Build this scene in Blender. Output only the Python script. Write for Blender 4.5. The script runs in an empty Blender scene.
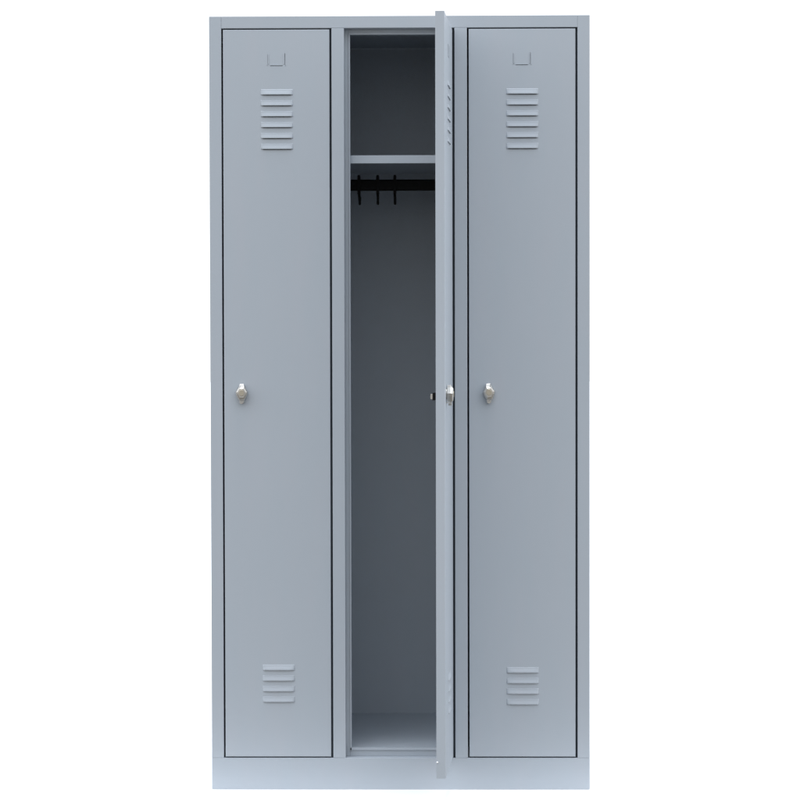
import bpy, bmesh, math, random
from mathutils import Vector, Matrix
R = math.radians
S = bpy.context.scene
COL = S.collection

# ------------------------------------------------------------------ camera
cam = bpy.data.objects.new("camera", bpy.data.cameras.new("camera"))
COL.objects.link(cam)
cam.location = (0.05735, -4.81508, 1.03717)
cam.rotation_mode = 'XYZ'
_m = (Matrix.Rotation(0.01185, 3, 'Z') @ Matrix.Rotation(math.pi / 2 - 0.02122, 3, 'X')
      @ Matrix.Rotation(-0.00206, 3, 'Z'))
cam.rotation_euler = _m.to_euler()
cam.data.sensor_width = 36
cam.data.lens = 2015.18 / 800 * 36
cam.data.clip_end = 500
S.camera = cam

# ------------------------------------------------------------------ world: a white studio, darker on the camera's side
W = bpy.data.worlds.new("World"); S.world = W; W.use_nodes = True
nt = W.node_tree; nt.nodes.clear()
out = nt.nodes.new('ShaderNodeOutputWorld')
bg = nt.nodes.new('ShaderNodeBackground')
tc = nt.nodes.new('ShaderNodeTexCoord')
sep = nt.nodes.new('ShaderNodeSeparateXYZ')
ry = nt.nodes.new('ShaderNodeValToRGB')
mr = nt.nodes.new('ShaderNodeMapRange')
mr.inputs['From Min'].default_value = -1; mr.inputs['From Max'].default_value = 1
nt.links.new(tc.outputs['Generated'], sep.inputs[0])
nt.links.new(sep.outputs['Y'], mr.inputs['Value'])
nt.links.new(mr.outputs[0], ry.inputs[0])
e = ry.color_ramp.elements
e[0].position = 0.0; e[0].color = (0.74, 0.74, 0.74, 1)
e[1].position = 1.0; e[1].color = (1.18, 1.18, 1.18, 1)
a = ry.color_ramp.elements.new(0.25); a.color = (1.90, 1.90, 1.91, 1)
a = ry.color_ramp.elements.new(0.52); a.color = (2.62, 2.62, 2.64, 1)
a = ry.color_ramp.elements.new(0.62); a.color = (1.18, 1.18, 1.18, 1)
# bluer and a little stronger from above, warmer near the horizon; a little stronger from the left
mz = nt.nodes.new('ShaderNodeMapRange')
mz.inputs['From Min'].default_value = -1; mz.inputs['From Max'].default_value = 1
nt.links.new(sep.outputs['Z'], mz.inputs['Value'])
rz = nt.nodes.new('ShaderNodeValToRGB')
q = rz.color_ramp.elements
q[0].position = 0.0; q[0].color = (0.70, 0.67, 0.62, 1)
q[1].position = 1.0; q[1].color = (1.06, 1.14, 1.25, 1)
a = q.new(0.5); a.color = (1.03, 1.02, 1.00, 1)
nt.links.new(mz.outputs[0], rz.inputs[0])
mu_ = nt.nodes.new('ShaderNodeMix'); mu_.data_type = 'RGBA'; mu_.blend_type = 'MULTIPLY'
mu_.inputs['Factor'].default_value = 1.0; mu_.clamp_result = False
nt.links.new(ry.outputs[0], mu_.inputs[6]); nt.links.new(rz.outputs[0], mu_.inputs[7])
nt.links.new(mu_.outputs[2], bg.inputs['Color'])
mx_ = nt.nodes.new('ShaderNodeMapRange')
mx_.inputs['From Min'].default_value = -1; mx_.inputs['From Max'].default_value = 1
mx_.inputs['To Min'].default_value = 1.07; mx_.inputs['To Max'].default_value = 0.96
nt.links.new(sep.outputs['X'], mx_.inputs['Value'])
nt.links.new(mx_.outputs[0], bg.inputs['Strength'])
nt.links.new(bg.outputs[0], out.inputs[0])

# ------------------------------------------------------------------ overhead softbox-like sun
sl = bpy.data.lights.new("overhead_light", 'SUN')
sl.energy = 1.5; sl.angle = R(14); sl.color = (1.0, 0.995, 0.985)
so = bpy.data.objects.new("overhead_light", sl); COL.objects.link(so)
_d = Vector((0.0, 0.0, -1.0)).normalized()          # direction the light travels
so.rotation_euler = _d.to_track_quat('-Z', 'Y').to_euler()

S.view_settings.view_transform = 'Standard'
S.view_settings.look = 'None'
S.view_settings.gamma = 1
S.view_settings.exposure = 0
S.render.engine = 'CYCLES'
try:
    S.cycles.max_bounces = 10; S.cycles.diffuse_bounces = 6
except Exception:
    pass

# ------------------------------------------------------------------ materials
def mat(name, col, rough=0.5, metal=0.0, spec=0.5, bump=0.0, bscale=600, var=0.0):
    m = bpy.data.materials.new(name); m.use_nodes = True
    n = m.node_tree; b = n.nodes['Principled BSDF']
    b.inputs['Base Color'].default_value = (*col, 1)
    b.inputs['Roughness'].default_value = rough
    b.inputs['Metallic'].default_value = metal
    b.inputs['Specular IOR Level'].default_value = spec
    t = n.nodes.new('ShaderNodeTexCoord')
    if var:
        mp = n.nodes.new('ShaderNodeMapping'); mp.inputs['Scale'].default_value = (9, 9, 1.6)
        no = n.nodes.new('ShaderNodeTexNoise'); no.inputs['Scale'].default_value = 2.2
        no.inputs['Detail'].default_value = 5
        n.links.new(t.outputs['Object'], mp.inputs[0]); n.links.new(mp.outputs[0], no.inputs['Vector'])
        mx = n.nodes.new('ShaderNodeMix'); mx.data_type = 'RGBA'
        n.links.new(no.outputs['Fac'], mx.inputs['Factor'])
        mx.inputs[6].default_value = (col[0] * (1 - var) , col[1], col[2] * (1 + var * .4), 1)
        mx.inputs[7].default_value = (col[0] * (1 + var), col[1] * (1 + var * .35), col[2] * (1 + var * .5), 1)
        n.links.new(mx.outputs[2], b.inputs['Base Color'])
        r = n.nodes.new('ShaderNodeMapRange')
        r.inputs['To Min'].default_value = rough - .05; r.inputs['To Max'].default_value = rough + .07
        n.links.new(no.outputs['Fac'], r.inputs['Value']); n.links.new(r.outputs[0], b.inputs['Roughness'])
    if bump:
        nz = n.nodes.new('ShaderNodeTexNoise'); nz.inputs['Scale'].default_value = bscale
        nz.inputs['Detail'].default_value = 2
        n.links.new(t.outputs['Object'], nz.inputs['Vector'])
        # slow sheet-metal waviness
        nw = n.nodes.new('ShaderNodeTexNoise'); nw.inputs['Scale'].default_value = 3.5
        nw.inputs['Detail'].default_value = 1
        n.links.new(t.outputs['Object'], nw.inputs['Vector'])
        bp = n.nodes.new('ShaderNodeBump'); bp.inputs['Strength'].default_value = bump
        bp.inputs['Distance'].default_value = 0.0004
        n.links.new(nz.outputs['Fac'], bp.inputs['Height'])
        b2 = n.nodes.new('ShaderNodeBump'); b2.inputs['Strength'].default_value = 0.12
        b2.inputs['Distance'].default_value = 0.004
        n.links.new(nw.outputs['Fac'], b2.inputs['Height'])
        n.links.new(bp.outputs[0], b2.inputs['Normal'])
        n.links.new(b2.outputs[0], b.inputs['Normal'])
    return m

PAINT = mat('grey_powder_coat', (0.392, 0.431, 0.474), 0.42, 0, 0.35, bump=0.25, bscale=420, var=0.035)
BLACK = mat('black_plastic', (0.006, 0.006, 0.006), 0.6, 0, 0.15)
GAP_SHADE = mat('dark_gap_shade', (0.020, 0.027, 0.036), 0.6, 0, 0.2)  # near-black colour standing in for the shade inside the door gaps
CHROME = mat('bright_nickel', (0.55, 0.54, 0.515), 0.32, 1.0, bump=0.15, bscale=300)
BRUSH = mat('brushed_nickel_face', (0.50, 0.46, 0.38), 0.42, 1.0, bump=0.3, bscale=900)
BEAD_WHITE = mat('smooth_white', (0.85, 0.86, 0.88), 0.3)
GROUND = mat('dark_low_bounce', (0.11, 0.098, 0.082), 0.8, 0, 0.2, bump=0.2, bscale=60, var=0.05)  # kept dark and warm to tone the bounce light
WHITE = mat('white_floor_paper', (0.83, 0.83, 0.83), 0.9, 0, 0.1, bump=0.1, bscale=80)

# ------------------------------------------------------------------ helpers
def link(name, bm, mats, parent=None, bevel=0, solid=0, smooth=False, recalc=True):
    if recalc:
        bmesh.ops.recalc_face_normals(bm, faces=bm.faces)
    me = bpy.data.meshes.new(name); bm.to_mesh(me); bm.free()
    if smooth:
        for p in me.polygons: p.use_smooth = True
    for m in (mats if isinstance(mats, (list, tuple)) else [mats]): me.materials.append(m)
    o = bpy.data.objects.new(name, me); COL.objects.link(o)
    if parent: o.parent = parent
    if solid:
        s = o.modifiers.new('solid', 'SOLIDIFY'); s.thickness = solid; s.offset = -1
    if bevel:
        b = o.modifiers.new('bevel', 'BEVEL'); b.width = bevel; b.segments = 2
        b.limit_method = 'ANGLE'; b.angle_limit = R(40)
    return o

def box(bm, x0, x1, y0, y1, z0, z1, mi=0):
    v = [bm.verts.new(p) for p in ((x0,y0,z0),(x1,y0,z0),(x1,y1,z0),(x0,y1,z0),
                                   (x0,y0,z1),(x1,y0,z1),(x1,y1,z1),(x0,y1,z1))]
    for f in ((0,3,2,1),(4,5,6,7),(0,1,5,4),(1,2,6,5),(2,3,7,6),(3,0,4,7)):
        bm.faces.new([v[i] for i in f]).material_index = mi

def loft(bm, rings, cap0=True, cap1=True, mi=0, closed=True):
    rs = [[bm.verts.new(p) for p in r] for r in rings]
    n = len(rs[0])
    for a, b in zip(rs, rs[1:]):
        for i in range(n if closed else n - 1):
            j = (i + 1) % n
            bm.faces.new((a[i], a[j], b[j], b[i])).material_index = mi
    if cap0: bm.faces.new(rs[0][::-1]).material_index = mi
    if cap1: bm.faces.new(rs[-1]).material_index = mi

def tube(bm, pts, r, n=10, mi=0):
    pts = [Vector(p) for p in pts]; rings = []
    for i, p in enumerate(pts):
        d = (pts[min(i+1, len(pts)-1)] - pts[max(i-1, 0)]).normalized()
        u = d.cross(Vector((1, 0, 0)))
        if u.length < 1e-3: u = d.cross(Vector((0, 0, 1)))
        u.normalize(); w = d.cross(u)
        rings.append([p + r * (math.cos(t) * u + math.sin(t) * w) for t in [2*math.pi*k/n for k in range(n)]])
    loft(bm, rings, mi=mi)

# ------------------------------------------------------------------ dimensions
CW, H, D = 0.90666, 1.85, 0.50
ST, MU, TR, BR = 0.02899, 0.02983, 0.02871, 0.07597
OP = (CW - 2*ST - 2*MU) / 3
XL = -CW/2
OX = [XL + ST + i*(OP + MU) for i in range(3)]      # left edge of each opening
ZB, ZT = BR, H - TR
FD = 0.0215                                         # depth of the front frame members

# ------------------------------------------------------------------ floor
bm = bmesh.new()
box(bm, -60, 60, -60, 80, -0.05, -0.006)
fl = link('low_bounce_ground', bm, GROUND); fl['kind'] = 'structure'  # unseen dark ground, added to cut bounce light from below
bm = bmesh.new()
box(bm, -60, 60, -0.125, 80, -0.0058, 0.0)
fl = link('floor', bm, WHITE); fl['kind'] = 'structure'

# ------------------------------------------------------------------ the locker
locker = bpy.data.objects.new('metal_locker', None); COL.objects.link(locker)
locker.location = (0, 0, 0)
locker.empty_display_size = 0.2
locker['label'] = 'tall grey three-door steel locker on white floor, its middle door standing open'
locker['category'] = 'locker'

def P(name, bm, m, **k): return link(name, bm, m, locker, **k)

# carcass
T = 0.0012
for sx in (-1, 1):
    bm = bmesh.new()
    x = sx * CW / 2
    box(bm, min(x, x - sx*T), max(x, x - sx*T), FD + .0003, D, 0.004, H)
    P('side_panel', bm, PAINT)
bm = bmesh.new(); box(bm, XL + T + .0002, -XL - T - .0002, FD + .0003, D - .0014, H - T, H); P('top_panel', bm, PAINT)
bm = bmesh.new(); box(bm, XL + T + .0002, -XL - T - .0002, D - T, D, 0.0005, H - .0001); P('back_panel', bm, PAINT)
FZ = 0.096
bm = bmesh.new(); box(bm, XL + T + .0002, -XL - T - .0002, 0.0350, D - .0014, FZ - .003, FZ - .0005)
box(bm, XL + T + .0002, -XL - T - .0002, 0.0352, 0.0364, .0005, FZ - .0032); P('bottom_panel', bm, PAINT)
for i in (1, 2):                                    # partitions between the compartments
    xc = OX[i] - MU/2
    bm = bmesh.new(); box(bm, xc - .0045, xc + .0045, FD + .0045, D - .0014, FZ, H - .0015); P('partition', bm, PAINT)

# front frame: two full-height stiles, top rail and two mullions butted between them
bm = bmesh.new(); j = .0002
for x0, x1 in ((XL, XL + ST), (-XL - ST, -XL)):
    box(bm, x0, x1, 0, FD, ZB + j, H)
box(bm, XL + ST + j, -XL - ST - j, 0, FD, ZT, H)
for i in (1, 2):
    box(bm, OX[i] - MU, OX[i], 0, FD, ZB + j, ZT - j)
P('front_frame', bm, PAINT, bevel=.0009)
bm = bmesh.new(); box(bm, XL, -XL, 0, FD, 0.0, ZB); P('plinth', bm, PAINT, bevel=.0009)

# door stops: a folded strip behind each opening edge, with a raised hem on its inner edge
bm = bmesh.new()
y0, y1 = .0228, .0252
SW = .0135
for i in range(3):
    a, b = OX[i], OX[i] + OP
    o = .0 if i == 1 else .0075                      # closed doors: daylight gap opens straight into the dark
    l = .009 if i == 1 else -.0065
    box(bm, a - l, a + SW - .004, y0, y1, ZB - l, ZT + l)
    box(bm, a + SW - .0038, a + SW, y0 - .002, y1 + .010, ZB + .0125, ZT - .0125)
    box(bm, b - SW, b - .0068, y0, y1, ZB - l, ZT + l)
    xa, xb = a + SW - .0038, b - SW - .0002
    box(bm, xa, xb, y0 + .0002, y1, ZT - .0085, ZT + l)
    box(bm, xa + .0001, xb - .0001, y0 - .002, y1 + .009, ZT - .0124, ZT - .0087)
    box(bm, xa, xb, y0 + .0002, y1, ZB - l, ZB + .0140)
    box(bm, xa + .0001, xb - .0001, y0 - .002, y1, ZB + .0142, FZ + .0008)
P('door_stop', bm, PAINT, bevel=.0005)

# slim dark strips added as shade in the right-hand gap of each opening
for i in range(3):
    b = OX[i] + OP
    bm = bmesh.new()
    box(bm, b - .0046, b - .0006, .0045, .0190, ZB + .0006, ZT - .0006)
    P('gap_shade_strip', bm, GAP_SHADE)

# shelf in the open compartment: tray with a folded front lip
MX0, MX1 = OX[1] - MU/2 + .0052, OX[1] + OP + MU/2 - .0052
bm = bmesh.new()
box(bm, MX0, MX1, .036, D - .0016, 1.5205, 1.522)
box(bm, MX0, MX1, .0345, .0358, 1.503, 1.522)
box(bm, MX0, MX1, .0360, .048, 1.503, 1.5042)
P('shelf', bm, PAINT, bevel=.0005)

# coat rail: flat oval bar with end brackets, three hooks slung on it
bm = bmesh.new()
RY, RZ0, RZ1 = .25, 1.4545, 1.4830
n = 20; prof = []
for k in range(n):
    t = 2*math.pi*k/n
    cz = (RZ0 + RZ1)/2 + (math.copysign(.0075, math.sin(t)) if abs(math.sin(t)) > 1e-6 else 0)
    prof.append((RY + .0072*math.cos(t), cz + .0068*math.sin(t)))
loft(bm, [[(x, y, z) for y, z in prof] for x in (MX0 + .003, MX1 - .003)])
for xx in (MX0 + .0005, MX1 - .0035):
    box(bm, xx, xx + .003, RY - .012, RY + .012, RZ0 - .005, RZ1 + .006)
rail = P('coat_rail', bm, BLACK, bevel=.0004)
for hx, tilt in ((-.1045, .003), (-.0575, .001), (-.0145, .001)):
    bm = bmesh.new()
    # a band round the bar, with a lug above and a J below
    ring = []
    w = .0038
    box(bm, hx - w, hx + w, RY - .0105, RY - .0078, RZ0 - .004, RZ1 + .004)
    box(bm, hx - w, hx + w, RY + .0078, RY + .0105, RZ0 - .004, RZ1 + .004)
    box(bm, hx - w, hx + w, RY - .0105, RY + .0105, RZ1 + .0042, RZ1 + .0075)
    box(bm, hx - w*.8, hx + w*.8, RY - .004, RY + .003, RZ1 + .0077, RZ1 + .0110)
    box(bm, hx - w, hx + w, RY - .0105, RY + .0105, RZ0 - .0075, RZ0 - .0042)
    pts = [(hx, RY, RZ0 - .007), (hx + tilt*.3, RY, RZ0 - .014)]
    for k in range(9):
        t = math.pi * k / 8
        pts.append((hx + tilt*(.5 + .5*k/8), RY - .010 + .010*math.cos(t), RZ0 - .023 - .010*math.sin(t)))
    pts.append((hx + tilt, RY - .021, RZ0 - .017))
    tube(bm, pts, .0034, 10)
    link('coat_hook', bm, BLACK, rail, bevel=.0004)

# ------------------------------------------------------------------ doors
GAPL, GAPR, GAPT, GAPB = .0040, .0050, .0030, .0030
DW = OP - GAPL - GAPR
DH = ZT - ZB - GAPT - GAPB
DT = .0210
LW = .0385                                          # half width of a louvre
PITCH = .02585

def rect_ring(ins, y):
    return [(ins - DW, y, ins), (-ins, y, ins), (-ins, y, DH - ins), (ins - DW, y, DH - ins)]

def door_sheet(slots):
    """origin at the pivot corner (x=0), door runs to x=-DW, front at y=0, z from 0 to DH."""
    bm = bmesh.new(); r = .0016
    rings = [rect_ring(.011, DT), rect_ring(0, DT), rect_ring(0, r)]
    for k in (1, 2, 3):
        t = math.pi/2 * k/3
        rings.append(rect_ring(r*(1 - math.cos(t)), r*(1 - math.sin(t))))
    loft(bm, rings, cap0=False, cap1=False)
    xs = sorted({r - DW, -r} | {v for s in slots for v in (s[0], s[1])})
    zs = sorted({r, DH - r} | {v for s in slots for v in (s[2], s[3])})
    V = {}
    def gv(x, z):
        if (x, z) not in V: V[(x, z)] = bm.verts.new((x, 0, z))
        return V[(x, z)]
    for xa, xb in zip(xs, xs[1:]):
        for za, zb in zip(zs, zs[1:]):
            cx, cz = (xa+xb)/2, (za+zb)/2
            if any(s[0] < cx < s[1] and s[2] < cz < s[3] for s in slots): continue
            bm.faces.new((gv(xa, za), gv(xb, za), gv(xb, zb), gv(xa, zb)))
    bmesh.ops.remove_doubles(bm, verts=bm.verts, dist=1e-6)
    return bm

def louvre(bm, xc, z, h=.0135, p=.0030):
    """pressed hood: tangent to the sheet at the top, open along its bottom edge at height z."""
    nu, nv = 28, 8
    rows = []
    for i in range(nu + 1):
        u = -1 + 2*i/nu
        e = max(0.0, 1 - abs(u)**6) ** .6            # blunt rounded ends
        row = []
        for k in range(nv + 1):
            v = k / nv
            s = math.sin(v * math.pi/2) ** 2.0
            row.append(bm.verts.new((xc + u*LW, -p*e*s - .00005, z + h*(1 - v) + (1-e)*.0)))
        rows.append(row)
    for a, b in zip(rows, rows[1:]):
        for k in range(nv):
            bm.faces.new((a[k], a[k+1], b[k+1], b[k]))

def turn_handle_mesh():
    bm = bmesh.new()
    # outline (x, z) of the kite-shaped knob, narrow flat ends and wide shoulders
    ol = [(-.0046, .0205), (.0046, .0205), (.0066, .0150), (.0108, .0080), (.0148, .0010), (.0134, -.0060), (.0068, -.0188),
          (-.0068, -.0188), (-.0134, -.0060), (-.0148, .0010), (-.0108, .0080), (-.0066, .0150)]
    def ring(s, y, top=0.0):
        return [(x*s, y - (top if z > .0155 else 0), z*s) for x, z in ol]
    loft(bm, [ring(.95, -.0002), ring(.97, -.0060), ring(1.0, -.0066), ring(1.0, -.0100, -.0022),
              ring(.86, -.0132, -.0040), ring(.62, -.0142, -.0030)])
    # round brushed boss on the face
    n = 24
    for r0, r1, ya, yb in ((.0070, .0064, -.0138, -.0152),):
        loft(bm, [[(r0*math.cos(2*math.pi*k/n), ya, r0*1.15*math.sin(2*math.pi*k/n) - .0005) for k in range(n)],
                  [(r1*math.cos(2*math.pi*k/n), yb, r1*1.15*math.sin(2*math.pi*k/n) - .0005) for k in range(n)]], mi=1)
    return bm

def rosette_mesh():
    bm = bmesh.new(); n = 28
    def c(r, y, dz=0): return [(r*math.cos(2*math.pi*k/n), y, r*math.sin(2*math.pi*k/n) + dz) for k in range(n)]
    loft(bm, [c(.0125, .0), c(.0125, -.0014), c(.0115, -.0020), c(.0095, -.0022)])
    return bm

def staple_mesh():
    bm = bmesh.new()
    # small padlock eye below the knob: bent plate with a rounded nose
    pts = []
    box(bm, -.0056, .0056, -.0125, -.0002, -.0215, -.0192)
    n = 12
    def nose(y, s): return [(.0056*s*math.cos(t), y, -.0222 - .0052*s*math.sin(t)) for t in [math.pi*k/n for k in range(n+1)]]
    loft(bm, [nose(-.0050, 1), nose(-.0118, 1), nose(-.0128, .8)])
    return bm

def make_door(i, angle, lab=None, dz_low=0.0, dx=0.0):
    hx = OX[i] + OP - GAPR
    z0 = ZB + GAPB
    xc = -DW/2 + .0015 + dx
    up = [1.6630 - z0 - k*PITCH for k in range(6)]
    lo = [.2870 - z0 - k*PITCH*.985 - dz_low for k in range(4)]
    slots = [(xc - LW + .005, xc + LW - .005, z - .0013, z + .0030) for z in up] + [(xc - LW + .006, xc + LW - .006, z - .0003, z + .0030) for z in lo]
    cx, zc = xc - .001, 1.7325 - z0                 # pressed slits of the card holder
    slots += [(cx - .0206, cx - .0200, zc + .0025, zc + .0280), (cx + .0200, cx + .0210, zc + .0025, zc + .0295),
              (cx - .0150, cx + .0150, zc - .0006, zc + .0005),
              (cx - .0226, cx - .0202, zc - .0002, zc + .0007), (cx + .0206, cx + .0232, zc - .0004, zc + .0006)]
    d = link('door', door_sheet(slots), PAINT, locker, solid=.0010)
    d.location = (hx, 0.0002, z0)
    d.rotation_euler = (0, 0, angle)
    if lab: d['label'] = lab
    for zs, nm in ((up, 'upper'), (lo, 'lower')):
        bm = bmesh.new()
        for z in zs: louvre(bm, xc, z)
        link('vent', bm, PAINT, d, solid=.0007, smooth=True, recalc=False)
    # card holder tongues stand a little proud inside the slits
    bm = bmesh.new()
    def tongue(x0, x1, za, zb): box(bm, x0, x1, -.0009, -.0001, za, zb)
    tongue(cx - .0198, cx - .0175, zc + .0030, zc + .0275)
    tongue(cx + .0175, cx + .0198, zc + .0030, zc + .0290)
    tongue(cx - .0148, cx + .0148, zc + .0007, zc + .0026)
    link('card_holder', bm, PAINT, d, bevel=.0003)
    # lock hardware
    lx, lz = -DW + .0430 + (.004 if i == 2 else 0), .9535 - z0
    o = link('lock_rosette', rosette_mesh(), CHROME, d, bevel=.0002); o.location = (lx, 0, lz)
    o = link('turn_handle', turn_handle_mesh(), [CHROME, BRUSH], d, bevel=.0008); o.location = (lx, -.002, lz)
    if i == 2: o.rotation_euler = (0, R(-4), 0)
    if i == 1: o.rotation_euler = (0, R(0), 0)
    o = link('padlock_eye', staple_mesh(), CHROME, d, bevel=.0004); o.location = (lx, 0, lz)
    # cam and nut behind the sheet
    bm = bmesh.new()
    n = 6
    loft(bm, [[(.010*math.cos(2*math.pi*k/n), y, .010*math.sin(2*math.pi*k/n)) for k in range(n)] for y in (.0015, .0240)], mi=1)
    box(bm, -.034, .008, .0242, .0290, -.0085, .0085, 1)
    box(bm, -.030, -.0272, .0292, .0340, -.0060, .0060)
    o = link('latch_cam', bm, [CHROME, BLACK], d, bevel=.0004); o.location = (lx, 0, lz - .006)
    if i == 1:                                       # little white bead near the foot of the free edge
        bm = bmesh.new()
        bmesh.ops.create_uvsphere(bm, u_segments=16, v_segments=10, radius=.0020)
        o = link('white_bead', bm, BEAD_WHITE, d, smooth=True); o.location = (-DW - .0003, DT - .0022, .116 - z0)
    return d

make_door(0, 0.0)
make_door(1, R(85.2), 'door standing open at a right angle to the locker')
make_door(2, 0.0, dz_low=.0062, dx=-.001)

if __name__ == '__main__':
    from bpy_extras.object_utils import world_to_camera_view
    bpy.context.view_layer.update()
    for p, o in (((XL,0,H),(209.5,15.8)), ((-XL,0,H),(589.2,15.6)), ((XL,0,0),(211.5,789.3)), ((-XL,0,0),(590.3,789.7))):
        v = world_to_camera_view(S, cam, Vector(p)); print('CHK', round(v.x*800, 1), round(800 - v.y*800, 1), o)
